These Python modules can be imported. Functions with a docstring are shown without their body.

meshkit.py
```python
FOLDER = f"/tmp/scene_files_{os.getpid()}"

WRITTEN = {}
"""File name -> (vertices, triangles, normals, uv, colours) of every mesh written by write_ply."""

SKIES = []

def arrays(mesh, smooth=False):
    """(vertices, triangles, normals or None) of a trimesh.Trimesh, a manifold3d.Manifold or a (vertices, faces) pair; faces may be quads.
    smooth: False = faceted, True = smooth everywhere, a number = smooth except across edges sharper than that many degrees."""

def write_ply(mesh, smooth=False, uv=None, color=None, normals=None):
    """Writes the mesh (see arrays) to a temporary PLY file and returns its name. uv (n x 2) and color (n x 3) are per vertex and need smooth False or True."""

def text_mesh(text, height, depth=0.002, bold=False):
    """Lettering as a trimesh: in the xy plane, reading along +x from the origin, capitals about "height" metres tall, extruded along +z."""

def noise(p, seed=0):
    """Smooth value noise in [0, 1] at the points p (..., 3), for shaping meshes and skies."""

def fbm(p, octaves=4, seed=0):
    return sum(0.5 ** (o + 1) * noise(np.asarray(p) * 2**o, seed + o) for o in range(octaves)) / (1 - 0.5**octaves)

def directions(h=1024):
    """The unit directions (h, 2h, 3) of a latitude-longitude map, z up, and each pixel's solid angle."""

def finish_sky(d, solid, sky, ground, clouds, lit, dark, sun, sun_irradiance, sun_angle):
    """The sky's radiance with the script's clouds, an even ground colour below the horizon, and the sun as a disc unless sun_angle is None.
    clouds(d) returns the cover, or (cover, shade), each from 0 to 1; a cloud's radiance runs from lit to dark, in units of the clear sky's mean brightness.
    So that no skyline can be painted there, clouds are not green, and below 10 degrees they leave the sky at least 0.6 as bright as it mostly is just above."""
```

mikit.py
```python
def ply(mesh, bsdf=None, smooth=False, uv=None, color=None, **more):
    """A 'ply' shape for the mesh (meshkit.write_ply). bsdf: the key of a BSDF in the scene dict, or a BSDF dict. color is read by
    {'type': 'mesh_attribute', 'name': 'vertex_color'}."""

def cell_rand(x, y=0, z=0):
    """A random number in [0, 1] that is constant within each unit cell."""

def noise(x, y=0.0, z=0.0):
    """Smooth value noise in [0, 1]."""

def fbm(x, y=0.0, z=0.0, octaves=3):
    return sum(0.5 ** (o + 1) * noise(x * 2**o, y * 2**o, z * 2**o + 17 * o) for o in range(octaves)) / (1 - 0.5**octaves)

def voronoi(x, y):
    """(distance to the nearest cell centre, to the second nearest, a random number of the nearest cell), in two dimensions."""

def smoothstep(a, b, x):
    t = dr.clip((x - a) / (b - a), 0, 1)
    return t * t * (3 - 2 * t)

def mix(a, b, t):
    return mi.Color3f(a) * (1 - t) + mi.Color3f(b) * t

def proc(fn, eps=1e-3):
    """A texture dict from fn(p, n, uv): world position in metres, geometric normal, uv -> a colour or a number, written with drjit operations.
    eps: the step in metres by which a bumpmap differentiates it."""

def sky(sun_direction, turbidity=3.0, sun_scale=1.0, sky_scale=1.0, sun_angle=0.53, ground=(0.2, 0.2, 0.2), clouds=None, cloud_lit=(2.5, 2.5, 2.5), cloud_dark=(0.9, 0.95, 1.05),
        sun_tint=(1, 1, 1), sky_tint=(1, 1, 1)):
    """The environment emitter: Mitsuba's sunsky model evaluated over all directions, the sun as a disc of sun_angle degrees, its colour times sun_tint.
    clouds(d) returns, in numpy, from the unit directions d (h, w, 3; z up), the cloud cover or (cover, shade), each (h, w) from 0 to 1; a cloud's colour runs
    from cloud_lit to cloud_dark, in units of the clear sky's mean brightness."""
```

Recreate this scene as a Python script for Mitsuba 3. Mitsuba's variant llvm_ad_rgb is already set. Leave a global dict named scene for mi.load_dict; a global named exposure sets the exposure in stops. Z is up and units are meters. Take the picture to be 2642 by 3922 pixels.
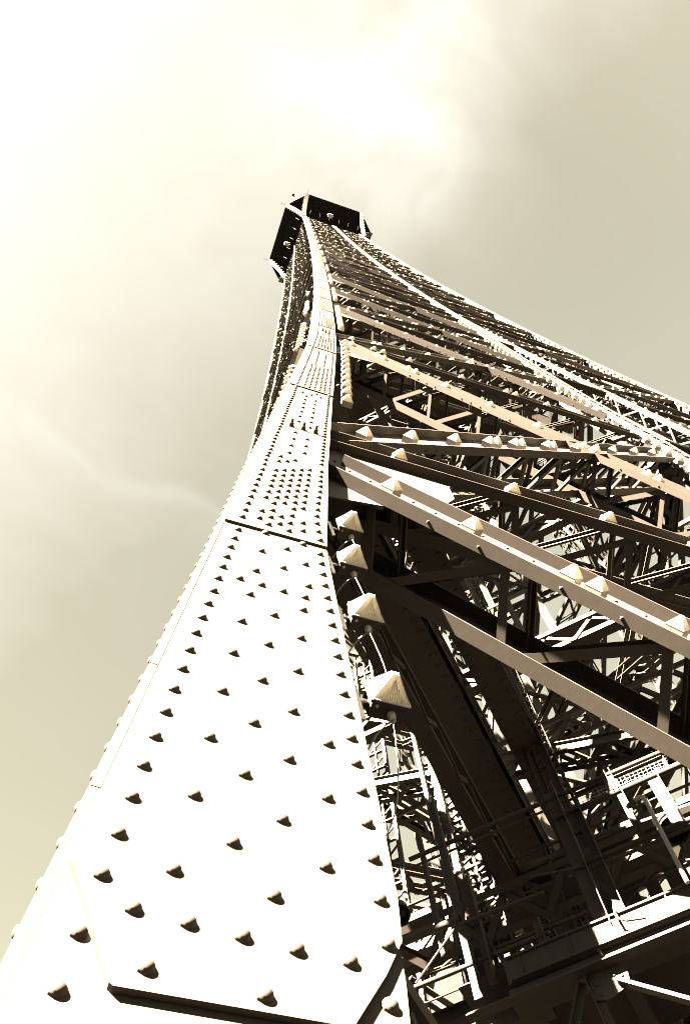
import math
import random

import numpy as np
import trimesh
import drjit as dr
import mitsuba as mi
import mikit
import meshkit

rng = random.Random(7)
scene, labels = {}, {}
T = mi.ScalarTransform4f

# ---------------------------------------------------------------- camera, sky, exposure
CAM = np.array([-16.7171, -18.9836, 0.0])
FWD = np.array([0.19674074, 0.34411246, 0.9180848])
DOWN = np.array([0.26817677, 0.88179053, -0.38797768])
scene['camera'] = {
    'type': 'perspective', 'fov': 2 * math.degrees(math.atan(2642 / 2 / 3755.56)), 'fov_axis': 'x',
    'near_clip': 0.05, 'far_clip': 20000.0,
    'to_world': T().look_at(origin=CAM.tolist(), target=(CAM + FWD).tolist(), up=(-DOWN).tolist()),
}
SUN = np.array([-0.617, -0.485, 0.620])
exposure = 3.9


def veil(d):
    """High thin cloud: a broad pale veil that thickens towards the sun's side, with wisps torn in it."""
    z = np.maximum(d[..., 2], 0.06)
    u, v = d[..., 0] / z, d[..., 1] / z
    p = np.stack([u * 1.6, v * 1.6, np.zeros_like(u)], -1)
    warp = meshkit.fbm(p * 1.7, 4, 11) - 0.5
    warp2 = meshkit.fbm(p * 1.7, 4, 29) - 0.5
    q = np.stack([u + 0.5 * warp, v + 0.5 * warp2, np.zeros_like(u)], -1)
    broad = meshkit.fbm(q * 2.2, 4, 3)
    fine = meshkit.fbm(np.stack([q[..., 0] * 9 + q[..., 1] * 3, q[..., 1] * 17 - q[..., 0] * 4, 0 * u], -1), 6, 5)
    rough = meshkit.fbm(np.stack([u * 26, v * 34, 0 * u], -1), 6, 21)
    side = (0.02 - u * 1.30 - v * 0.66)                       # sunwards
    cover = np.clip(0.46 + side * 1.15 + (broad - 0.5) * 0.24, 0, 1)
    cover = cover + (fine - 0.5) * 0.15 * np.clip(broad * 2.2 - 0.35, 0, 1) + (rough - 0.5) * 0.06
    puff = np.exp(-(((u - 0.11) / 0.10) ** 2 + ((v + 0.03) / 0.20) ** 2)) * (0.3 + 2.2 * (meshkit.fbm(q * 9, 6, 8) - 0.35))
    band = np.exp(-((v - 0.40 - 0.25 * (u + 0.05) + 0.10 * (fine - 0.5)) / 0.022) ** 2) * np.clip(fine * 2.4 - 0.7, 0, 1) * np.exp(-((u + 0.05) / 0.13) ** 2)
    cover = np.maximum(cover, 0.09 + 0.12 * (broad - 0.5)) + 0.22 * band
    return np.clip(cover + 0.55 * np.clip(puff, 0, 1), 0, 1)


scene['daylight'] = mikit.sky(SUN, turbidity=3, sun_scale=20.0, sky_scale=1.0, clouds=veil,
                              cloud_lit=(1.13, 1.10, 1.0), cloud_dark=(0.9, 0.9, 0.85), sky_tint=(2.45, 1.195, 0.42),
                              sun_tint=(1.0, 1.0, 1.02), ground=(0.05, 0.047, 0.04))

# ---------------------------------------------------------------- materials
PAINT = (0.0265, 0.0235, 0.0206)


def paint_colour(p, n, uv):
    a = mikit.fbm(p.x * 1.7, p.y * 1.7, p.z * 0.9, 3)
    b = mikit.noise(p.x * 23, p.y * 23, p.z * 9)
    k = 0.86 + 0.22 * a + 0.07 * b
    return mi.Color3f(PAINT[0], PAINT[1], PAINT[2]) * k


def paint_relief(p, n, uv):
    return 0.0006 * mikit.fbm(p.x * 9, p.y * 9, p.z * 6, 3)


scene['iron_paint'] = {'type': 'twosided', 'bsdf': {'type': 'principled', 'base_color': mikit.proc(paint_colour), 'roughness': 0.6, 'specular': 0.05}}
scene['iron_paint_near'] = {'type': 'twosided', 'bsdf': {'type': 'bumpmap', 'arbitrary': mikit.proc(paint_relief, eps=2e-3), 'scale': 1.0,
                            'bsdf': {'type': 'principled', 'base_color': mikit.proc(paint_colour), 'roughness': 0.55, 'specular': 0.06}}}
scene['galvanised_steel'] = {'type': 'twosided', 'bsdf': {'type': 'principled', 'base_color': {'type': 'rgb', 'value': (0.12, 0.112, 0.10)}, 'roughness': 0.5, 'metallic': 0.2}}
scene['white_enamel'] = {'type': 'twosided', 'bsdf': {'type': 'principled', 'base_color': {'type': 'rgb', 'value': (0.22, 0.21, 0.19)}, 'roughness': 0.35}}
scene['frosted_glass'] = {'type': 'principledthin', 'base_color': {'type': 'rgb', 'value': (0.30, 0.285, 0.24)}, 'roughness': 0.3, 'diff_trans': 0.9, 'spec_trans': 0.0, 'eta': 1.4}
scene['black_rubber'] = {'type': 'twosided', 'bsdf': {'type': 'principled', 'base_color': {'type': 'rgb', 'value': (0.03, 0.03, 0.03)}, 'roughness': 0.5}}
scene['painted_shade_soffit'] = {'type': 'twosided', 'bsdf': {'type': 'principled', 'base_color': {'type': 'rgb', 'value': (0.008, 0.008, 0.009)}, 'roughness': 0.7, 'specular': 0.05}}  # near-black colour paints in the shade under the top platform
scene['deck_paint'] = {'type': 'twosided', 'bsdf': {'type': 'diffuse', 'reflectance': mikit.proc(lambda p, n, uv: mi.Color3f(0.005, 0.005, 0.0047) * (0.8 + 0.4 * mikit.fbm(p.x, p.y, 0.0, 3)))}}
scene['city_ground'] = {'type': 'twosided', 'bsdf': {'type': 'diffuse', 'reflectance': mikit.proc(lambda p, n, uv: mi.Color3f(0.007, 0.007, 0.006) * (0.6 + 0.8 * mikit.fbm(p.x * 0.01, p.y * 0.01, 0.0, 4)))}}

# ---------------------------------------------------------------- mesh helpers
BOXF = np.array([[0, 1, 3], [0, 3, 2], [4, 6, 7], [4, 7, 5], [0, 4, 5], [0, 5, 1], [2, 3, 7], [2, 7, 6], [0, 2, 6], [0, 6, 4], [1, 5, 7], [1, 7, 3]])


def unit(v):
    v = np.asarray(v, float)
    return v / (np.linalg.norm(v) + 1e-12)


class MB:
    """Collects pieces of one mesh."""

    def __init__(self):
        self.v, self.f, self.n = [], [], 0

    def raw(self, v, f):
        self.v.append(np.asarray(v, float))
        self.f.append(np.asarray(f, int) + self.n)
        self.n += len(v)
        return self

    def bar(self, a, b, w, t, N):
        """A flat bar from a to b: w wide across N, t thick along N."""
        a, b = np.asarray(a, float), np.asarray(b, float)
        ax = unit(b - a)
        n = unit(np.asarray(N, float) - ax * np.dot(N, ax))
        s = np.cross(ax, n)
        v = [p + i * s * w / 2 + j * n * t / 2 for p in (a, b) for i in (-1, 1) for j in (-1, 1)]
        return self.raw(v, BOXF)

    def angle(self, a, b, w, t, N):
        """An L-section: one leg flat on N, the other standing along N at its edge."""
        a, b = np.asarray(a, float), np.asarray(b, float)
        ax = unit(b - a)
        n = unit(np.asarray(N, float) - ax * np.dot(N, ax))
        s = np.cross(ax, n)
        self.bar(a, b, w, t, n)
        o = s * (w / 2 - t / 2) + n * (w / 2 + t / 2)
        return self.bar(a + o, b + o, t, w, n)

    def channel(self, a, b, N, W, F, t):
        """A U-section open along N: web W wide, flanges F deep."""
        a, b = np.asarray(a, float), np.asarray(b, float)
        ax = unit(b - a)
        n = unit(np.asarray(N, float) - ax * np.dot(N, ax))
        s = np.cross(ax, n)
        self.bar(a, b, W, t, n)
        for k in (-1, 1):
            o = k * s * (W / 2 - t / 2) + n * (F / 2 + t / 2)
            self.bar(a + o, b + o, t, F, n)
        return self

    def tube(self, pts, r, sides=8):
        pts = np.asarray(pts, float)
        ring, vs = None, []
        up = np.array([0.3, 0.2, 0.93])
        for i, p in enumerate(pts):
            d = unit(pts[min(i + 1, len(pts) - 1)] - pts[max(i - 1, 0)])
            e1 = unit(np.cross(d, up if abs(np.dot(d, up)) < 0.95 else [1, 0, 0]))
            e2 = np.cross(d, e1)
            for k in range(sides):
                q = 2 * math.pi * k / sides
                vs.append(p + r * (math.cos(q) * e1 + math.sin(q) * e2))
        fs = []
        for i in range(len(pts) - 1):
            for k in range(sides):
                a0, a1 = i * sides + k, i * sides + (k + 1) % sides
                fs += [[a0, a1, a1 + sides], [a0, a1 + sides, a0 + sides]]
        for base, flip in ((0, 1), ((len(pts) - 1) * sides, 0)):
            for k in range(1, sides - 1):
                fs.append([base, base + k + flip, base + k + 1 - flip])
        return self.raw(vs, fs)

    def prism(self, poly, n, t):
        """A flat plate: the convex polygon poly (3-D points), grown by t along n."""
        poly = np.asarray(poly, float)
        m = len(poly)
        v = np.vstack([poly, poly + np.asarray(n) * t])
        f = [[0, i + 1, i] for i in range(1, m - 1)] + [[m, m + i, m + i + 1] for i in range(1, m - 1)]
        for i in range(m):
            j = (i + 1) % m
            f += [[i, j, j + m], [i, j + m, i + m]]
        return self.raw(v, f)

    def frame(self, o, X, Y, Z):
        """Starts local coordinates: returns a function that maps (x, y, z) to the world."""
        o, X, Y, Z = (np.asarray(k, float) for k in (o, X, Y, Z))
        return lambda x, y, z: o + X * x + Y * y + Z * z

    def box(self, g, x0, x1, y0, y1, z0, z1):
        return self.raw([g(x, y, z) for x in (x0, x1) for y in (y0, y1) for z in (z0, z1)], BOXF)

    def dome(self, c, n, r, hgt, sides=12):
        n = unit(n)
        e1 = unit(np.cross(n, [0.3, 0.1, 0.9]))
        e2 = np.cross(n, e1)
        v, f = [], []
        rings = [(1.0, 0.0), (0.94, 0.34), (0.74, 0.70), (0.40, 0.93)]
        for k, (rr, hh) in enumerate(rings):
            for i in range(sides):
                q = 2 * math.pi * i / sides
                v.append(c + r * rr * (math.cos(q) * e1 + math.sin(q) * e2) + n * hgt * hh)
        v.append(c + n * hgt)
        for k in range(len(rings) - 1):
            for i in range(sides):
                a0, a1 = k * sides + i, k * sides + (i + 1) % sides
                f += [[a0, a1, a1 + sides], [a0, a1 + sides, a0 + sides]]
        L = (len(rings) - 1) * sides
        for i in range(sides):
            f.append([L + i, L + (i + 1) % sides, len(v) - 1])
        return self.raw(v, f)

    def pyramid(self, g, w, hgt, z0=0.0, top=0.0):
        v = [g(x * w, y * w, z0) for x, y in ((-1, -1), (1, -1), (1, 1), (-1, 1))]
        if top:
            v += [g(x * top, y * top, z0 + hgt) for x, y in ((-1, -1), (1, -1), (1, 1), (-1, 1))]
            f = [[0, 1, 5], [0, 5, 4], [1, 2, 6], [1, 6, 5], [2, 3, 7], [2, 7, 6], [3, 0, 4], [3, 4, 7], [4, 5, 6], [4, 6, 7]]
        else:
            v.append(g(0, 0, z0 + hgt))
            f = [[0, 1, 4], [1, 2, 4], [2, 3, 4], [3, 0, 4]]
        return self.raw(v, f)

    def mesh(self):
        return np.vstack(self.v), np.vstack(self.f)


COUNT = {}


def key_of(name):
    n = COUNT.get(name, 0)
    COUNT[name] = n + 1
    return name if n == 0 else f'{name}_{n:03d}'


def put(name, mb, bsdf='iron_paint', smooth=False, label=None, **more):
    """One entry of the scene under the next free number of its name; returns its key."""
    k = key_of(name)
    if mb is not None:
        scene[k] = mikit.ply(mb.mesh(), bsdf, smooth=smooth)
    d = dict(more)
    if label:
        d['label'] = label
    if d:
        labels[k] = d
    return k


# ---------------------------------------------------------------- ground
gz = -118.0
put('ground', MB().raw([(-6000, -6000, gz), (6000, -6000, gz), (6000, 6000, gz), (-6000, 6000, gz)], [[0, 1, 2], [0, 2, 3]]), 'city_ground',
    label='flat city ground far below the tower', kind='structure')
put('platform_floor', MB().box(MB().frame((0, 0, 0), (1, 0, 0), (0, 1, 0), (0, 0, 1)), -21, 21, -21, 21, -2.0, -1.6), 'deck_paint',
    label='dark floor of the platform under the tower pillars', kind='structure')

# ---------------------------------------------------------------- the tower
ZT, ZP, PH, PC = 162.0, 170.3, 7.616, 2.853


def H(z):
    """Half the tower's width at height z."""
    return 0.0528 + 16.947 * math.exp(-z / 130.55)


def XIN(z):
    """Distance of the inner columns from a face's middle."""
    return float(np.interp(z, [-4, 0, 28, 51, 66], [6.7, 6.2, 2.6, 0.95, 0.0]))


def CO(z):
    """How far the near column's edge stands in from the face's end."""
    return float(np.interp(z, [8.5, 15, 22, 25.5, 28, 50, 58, 113, 160], [0, .07, .19, .25, .245, .245, .22, .15, 0]))


def WE(z):
    """The near column's right edge, from the face's end."""
    return float(np.interp(z, [-2, 2.0, 2.39, 2.92, 3.5, 6.64, 9.66, 11.87, 15.07, 22, 25.2, 28.8, 36, 51, 64, 87, 113, 157, 162],
                           [1.2, 1.17, 1.16, 1.125, 1.075, .825, .80, .81, .83, .90, .92, .92, .90, .88, .855, .82, .72, .54, .52]))


def fp(face, s, z, off=0.0):
    """A point of a face: s along it, z up, off inwards."""
    h = H(z) - off
    return np.array([(s, -h, z), (-h, s, z), (s, h, z), (h, s, z)][face], float)


def fn_(face, z):
    k = 16.947 / 130.55 * math.exp(-z / 130.55)
    return unit([(0, -1, k), (-1, 0, k), (0, 1, k), (1, 0, k)][face])


TW = 'iron_tower'
labels[TW] = {'label': 'riveted lattice iron tower soaring to an octagonal platform against the sky', 'category': 'tower'}

JOINTS = [-1.6, 1.95, 6.65, 15.07, 22.08, 28.68, 35.57, 42.05, 48.6, 55.2, 61.9, 68.6, 75.4, 82.2, 89.0, 96, 103, 110, 117, 124, 131, 138, 145, 152, 161.5]
ZN = [-3.0, 11.6, 27.2, 41, 53, 65, 75.5, 85.5, 95, 104, 112, 119.5, 126.5, 133, 139, 144.5, 149.5, 154, 158.5]
LAP = 0.028


def plate_off(z):
    """How far the cover plate's face stands out at height z (each plate laps over the one below)."""
    for a, b in zip(JOINTS[1:-1], JOINTS[2:]):
        if a <= z < b:
            return LAP - (LAP - 0.006) * (z - a) / (b - a)
    return 0.0


# near column: box of plates
zs = np.concatenate([np.arange(-1.6, 60, 0.95), np.arange(60, 162, 3.0), [162.0]])
cm = MB()


def loft(mb, ring, zs):
    """Joins the rings ring(z) (m x 3) up the heights zs into a closed skin."""
    vs, fs = [], []
    for z in zs:
        vs += list(ring(z))
    m = len(ring(zs[0]))
    for i in range(len(zs) - 1):
        for k in range(m):
            a0, a1 = i * m + k, i * m + (k + 1) % m
            fs += [[a0, a1, a1 + m], [a0, a1 + m, a0 + m]]
    return mb.raw(vs, fs)


def near_ring(z):
    h, c, w = H(z), CO(z), WE(z)
    x0, x1, y0 = -h + c, -h + w, -h
    d = w - c if z > 15 else 0.9
    return np.array([(x0, y0, z), (x1, y0, z), (x1, y0 + d, z), (x0, y0 + d, z)])


loft(cm, near_ring, zs)
NC = put(TW + '__corner_column', cm, 'iron_paint_near', label='nearest corner column, its riveted cover plates glaring white in the sun')

# cover plates of the near column's front, each one lapped over the plate below
for a, b in zip(JOINTS[1:-1], JOINTS[2:]):
    mb = MB()
    if a == 1.95:
        rows = [(1.955, .30, .97), (1.965, .287, .985), (2.19, .181, 1.09), (2.36, .10, 1.152), (2.45, .050, 1.152)]
        zz = np.linspace(2.6, b, 8)
        rows += [(z, .0455, WE(z) + .004) for z in zz]
    else:
        rows = [(z, CO(z) + .0455, WE(z) + .004) for z in np.linspace(a, b, 9)]
    vs = []
    for z, l, r in rows:
        o = plate_off(min(max(z, a), b - 1e-6))
        h = H(z)
        vs += [(-h + l, -h - o, z), (-h + r, -h - o, z), (-h + r, -h + 0.002, z), (-h + l, -h + 0.002, z)]
    fs = []
    for i in range(len(rows) - 1):
        for k in range(4):
            a0, a1 = i * 4 + k, i * 4 + (k + 1) % 4
            fs += [[a0, a1, a1 + 4], [a0, a1 + 4, a0 + 4]]
    L = (len(rows) - 1) * 4
    fs += [[0, 2, 1], [0, 3, 2], [L, L + 1, L + 2], [L, L + 2, L + 3]]
    mb.raw(vs, fs)
    # side plate of the column, lapped the same way on its left side
    put(NC + '__cover_plate', mb, 'iron_paint_near')

# edge angle along the column's left edge
mb = MB()
for z0, z1 in zip(np.arange(-1.5, 15, 1.1), np.arange(-0.4, 16.1, 1.1)):
    mb.bar((-H(z0) + CO(z0) + .008, -H(z0) + .06, z0), (-H(z1) + CO(z1) + .008, -H(z1) + .06, z1), .09, .022, (-1, 0, 0))
    th = min(.012, .0035 + max(0, z0 - 1.8) * .003)
    mb.bar((-H(z0) + CO(z0) + .0205, -H(z0) - th / 2 + .001, z0), (-H(z1) + CO(z1) + .0205, -H(z1) - th / 2 + .001, z1), .041, th, (0, -1, 0))
put(NC + '__edge_angle', mb, 'iron_paint_near')

RIVETS = [
    (0.155,6.514), (0.153,6.282), (0.15,6.06), (0.15,5.827), (0.15,5.607), (0.15,5.372), (0.153,5.134), (0.15,4.91), (0.15,4.684), (0.148,4.455), (0.151,4.224), (0.153,3.992), (0.152,3.763), (0.154,3.536),
    (0.153,3.31), (0.153,3.076), (0.767,6.751), (0.78,6.457), (0.794,6.235), (0.81,6.002), (0.827,5.772), (0.846,5.54), (0.865,5.313), (0.882,5.076), (0.9,4.846), (0.917,4.618), (0.934,4.385), (0.953,4.15),
    (0.974,3.926), (0.988,3.693), (1.008,3.468), (0.355,6.613), (0.646,6.589), (0.361,6.156), (0.531,6.363), (0.68,6.12), (0.531,5.911), (0.359,5.702), (0.275,5.47), (0.417,5.458), (0.716,5.67), (0.559,5.444),
    (0.701,5.437), (0.363,5.236), (0.699,5.205), (0.531,4.993), (0.359,4.775), (0.703,4.749), (0.53,4.54), (0.362,4.318), (0.704,4.292), (0.534,4.079), (0.362,3.86), (0.703,3.825), (0.534,3.621), (0.365,3.403),
    (0.878,3.587), (0.708,3.372), (0.537,3.173), (0.15,6.807), (0.152,7.022), (0.153,7.245), (0.155,7.476), (0.158,7.699), (0.157,7.925), (0.159,8.148), (0.162,8.364), (0.165,8.584), (0.275,6.901), (0.358,7.015),
    (0.435,7.113), (0.519,7.23), (0.276,7.128), (0.356,7.233), (0.521,7.461), (0.598,7.559), (0.352,7.466), (0.436,7.571), (0.521,7.686), (0.602,7.783), (0.274,7.587), (0.364,7.689), (0.438,7.797), (0.518,7.905),
    (0.602,8.018), (0.28,7.805), (0.361,7.912), (0.442,8.025), (0.521,8.131), (0.599,8.235), (0.284,8.039), (0.367,8.14), (0.442,8.244), (0.523,8.354), (0.604,8.459), (0.285,8.256), (0.366,8.358), (0.442,8.466),
    (0.524,8.581), (0.606,8.69), (0.287,8.473), (0.366,8.581), (0.446,8.704), (0.522,8.809), (0.604,8.922), (0.286,8.711), (0.365,8.815), (0.445,8.927), (0.526,9.041), (0.608,9.149), (0.356,6.795), (0.437,6.894),
    (0.515,6.996), (0.616,7.103), (0.517,6.772), (0.626,6.879), (0.747,6.976), (0.731,7.206), (0.723,7.434), (0.725,7.656), (0.724,7.893), (0.727,8.118), (0.731,8.343), (0.732,8.565), (0.729,8.785), (0.729,8.999),
    (0.729,9.23), (0.158,2.851), (0.161,2.623), (0.16,2.399), (0.16,2.156), (0.164,1.931), (0.368,2.949), (0.37,2.49), (0.285,2.271), (0.371,2.039), (0.543,2.705), (0.456,2.253), (0.709,2.912), (0.709,2.458),
    (0.626,2.239), (0.714,2.013), (0.881,3.135), (1.028,3.243), (0.881,2.677), (0.797,2.225), (0.969,2.215), (1.045,3.012), (1.064,2.785), (1.079,2.551), (1.098,2.328), (1.105,2.088), (0.166,8.83), (0.162,9.042),
    (0.165,9.271), (0.168,9.415), (0.172,9.615), (0.173,9.817), (0.17,10.048), (0.174,10.254), (0.176,10.471), (0.178,10.679), (0.183,10.899), (0.186,11.093), (0.189,11.305), (0.19,11.508), (0.191,11.717), (0.192,11.932),
    (0.196,12.145), (0.199,12.357), (0.198,12.559), (0.203,12.771), (0.203,12.97), (0.207,13.175), (0.21,13.382), (0.215,13.591), (0.218,13.8), (0.223,14.02), (0.223,14.236), (0.224,14.479), (0.225,14.711), (0.229,14.932),
    (0.725,9.593), (0.728,9.809), (0.732,10.033), (0.728,10.23), (0.73,10.442), (0.732,10.636), (0.732,10.832), (0.734,11.068), (0.736,11.283), (0.736,11.469), (0.735,11.68), (0.738,11.898), (0.739,12.105), (0.74,12.304),
    (0.744,12.507), (0.745,12.712), (0.748,12.933), (0.75,13.134), (0.75,13.339), (0.751,13.533), (0.753,13.726), (0.754,13.931), (0.756,14.117), (0.757,14.323), (0.759,14.515), (0.76,14.712), (0.764,14.92), (0.288,9.151),
    (0.368,9.261), (0.444,9.412), (0.291,9.405), (0.367,9.715), (0.526,9.921), (0.368,10.14), (0.529,10.34), (0.374,10.559), (0.532,10.775), (0.377,10.996), (0.54,11.61), (0.385,11.824), (0.545,12.036), (0.386,12.25),
    (0.544,12.44), (0.391,12.664), (0.548,12.864), (0.399,13.061), (0.549,13.249), (0.398,13.452), (0.555,13.648), (0.401,13.853), (0.56,14.038), (0.406,14.252), (0.632,14.546), (0.343,14.555), (0.484,14.534), (0.565,14.807)]

stuff = MB()
nr = 0


def rivet(x, z, r=.029, hgt=.026):
    n = fn_(0, z)
    h = H(z)
    o = plate_off(z)
    if z < 2.45 and (z < 1.95 or x < .287 - (z - 1.963) * .47 or x > 1.0 + (z - 2.0) * .45):
        o = 0
    c = np.array([-h + x, -h - o, z])
    return c, n, r, hgt


for x, z in RIVETS:
    put(NC + '__rivet', MB().dome(*rivet(x, z)), 'iron_paint_near', smooth=50)
    nr += 1
for z in np.arange(1.75, 14.5, 0.222):
    if nr < 298:
        put(NC + '__rivet', MB().dome(np.array([-H(z) + CO(z) - .002, -H(z) + .075, z]), fn_(1, z), .026, .022), 'iron_paint_near', smooth=50)
        nr += 1
    else:
        stuff.dome(np.array([-H(z) + CO(z) - .002, -H(z) + .075, z]), fn_(1, z), .026, .022)
for a, b in zip(JOINTS[3:-6], JOINTS[4:]):
    sides = 7
    for z in np.arange(a + .1, b - .05, .21 if z < 60 else .4):
        l, r = CO(z) + .155, WE(z) - .07
        xs = [l, r]
        t = (z - a) / (b - a)
        if t < .52:
            xs += [l + (r - l) * k for k in (.22, .38, .54, .70, .84)]
        elif t < .93:
            xs += [l + (r - l) * k for k in (.34, .68)]
        for x in xs:
            stuff.dome(*rivet(x, z, .026, .022), sides=6)
put(NC + '__upper_rivet', stuff, 'iron_paint', smooth=50, kind='stuff', label='rows of rivets on the upper part of the corner column')
for x, z in ((.304, 11.359), (.456, 11.358), (.611, 11.36), (.53, 26.9), (.62, 26.8), (.72, 26.7)):
    c, n, _, _ = rivet(x, z)
    e1, e2 = np.array([1.0, 0, 0]), np.cross(n, [1.0, 0, 0])
    mb = MB()
    for r0, h0, h1 in ((.048, 0, .012), (.036, .012, .05), (.02, .05, .10)):
        ring = [c + n * h0 + r0 * (math.cos(q) * e1 + math.sin(q) * e2) for q in np.arange(6) * math.pi / 3]
        mb.prism(ring, n, h1 - h0)
    put(NC + '__bolt', mb, 'iron_paint_near')

# the other corner columns and the inner columns
for cx, cy in ((1, -1), (-1, 1), (1, 1)):
    def ring(z, cx=cx, cy=cy):
        h, d = H(z), (.85 if z < 90 else .6) * (.3 if cx < 0 else 1)
        return np.array([(cx * h, cy * h, z), (cx * (h - d), cy * h, z), (cx * (h - d), cy * (h - d), z), (cx * h, cy * (h - d), z)])
    mb = loft(MB(), ring, np.arange(-3, 163, 5.5))
    for z in np.arange(-2, 140, .45):
        for u in (.12, .7):
            d = u
            if cy < 0:
                mb.dome(np.array([cx * (H(z) - d), cy * H(z), z]), fn_(0, z), .035, .03, 5)
    put(TW + '__corner_column', mb)
CW = (.36, .2, .36, .36)
for face in range(4):
    for sg in (-1, 1):
        mb = MB()
        hw, dp = .32, .7
        zz = np.arange(-3, 70, 2.4)
        for z0, z1 in zip(zz[:-1], zz[1:]):
            s0, s1 = sg * XIN(z0), sg * XIN(z1)
            for e in (-1, 1):
                mb.bar(fp(face, s0 + e * (hw - .07), z0, 0), fp(face, s1 + e * (hw - .07), z1, 0), .14, .02, fn_(face, z0))
                mb.bar(fp(face, s0 + e * (hw - .07), z0, dp), fp(face, s1 + e * (hw - .07), z1, dp), .14, .02, fn_(face, z0))
                for o in (.07, dp - .07):
                    mb.bar(fp(face, s0 + e * hw, z0, o), fp(face, s1 + e * hw, z1, o), .02, .12, fn_(face, z0))
                mb.bar(fp(face, s0 + e * hw, z0, .06), fp(face, (s0 + s1) / 2 + e * hw, (z0 + z1) / 2, dp - .06), .02, .08, fn_(face, z0))
                mb.bar(fp(face, (s0 + s1) / 2 + e * hw, (z0 + z1) / 2, dp - .06), fp(face, s1 + e * hw, z1, .06), .02, .08, fn_(face, z0))
        for z in np.arange(-2.8, 68, .95):
            s = sg * XIN(z)
            for o in (.012, dp - .012):
                mb.bar(fp(face, s - hw, z, o), fp(face, s + hw, z, o), .36, .014, fn_(face, z))
            if face < 2 and z > 3:
                for u in (-.25, -.08, .08, .25):
                    for dz in (-.12, .12):
                        mb.dome(fp(face, s + u, z + dz, 0), fn_(face, z), .03, .026, 5)
        put(TW + '__inner_column', mb)
    mb = loft(MB(), lambda z, face=face: np.array([fp(face, -CW[face], z, -.01), fp(face, CW[face], z, -.01), fp(face, CW[face], z, .6), fp(face, -CW[face], z, .6)]), np.arange(64, 163, 4.0))
    put(TW + '__inner_column', mb)
for sx in (-1, 1):
    for sy in (-1, 1):
        def ring(z, sx=sx, sy=sy):
            c = XIN(z) + .35
            return np.array([(sx * (c - .4), sy * (c - .4), z), (sx * (c + .4), sy * (c - .4), z), (sx * (c + .4), sy * (c + .4), z), (sx * (c - .4), sy * (c + .4), z)])
        put(TW + '__inner_column', loft(MB(), ring, np.arange(-3, 27, 3.0)))


LAMPSPOTS = []      # (position, outward, along, distance)


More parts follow.
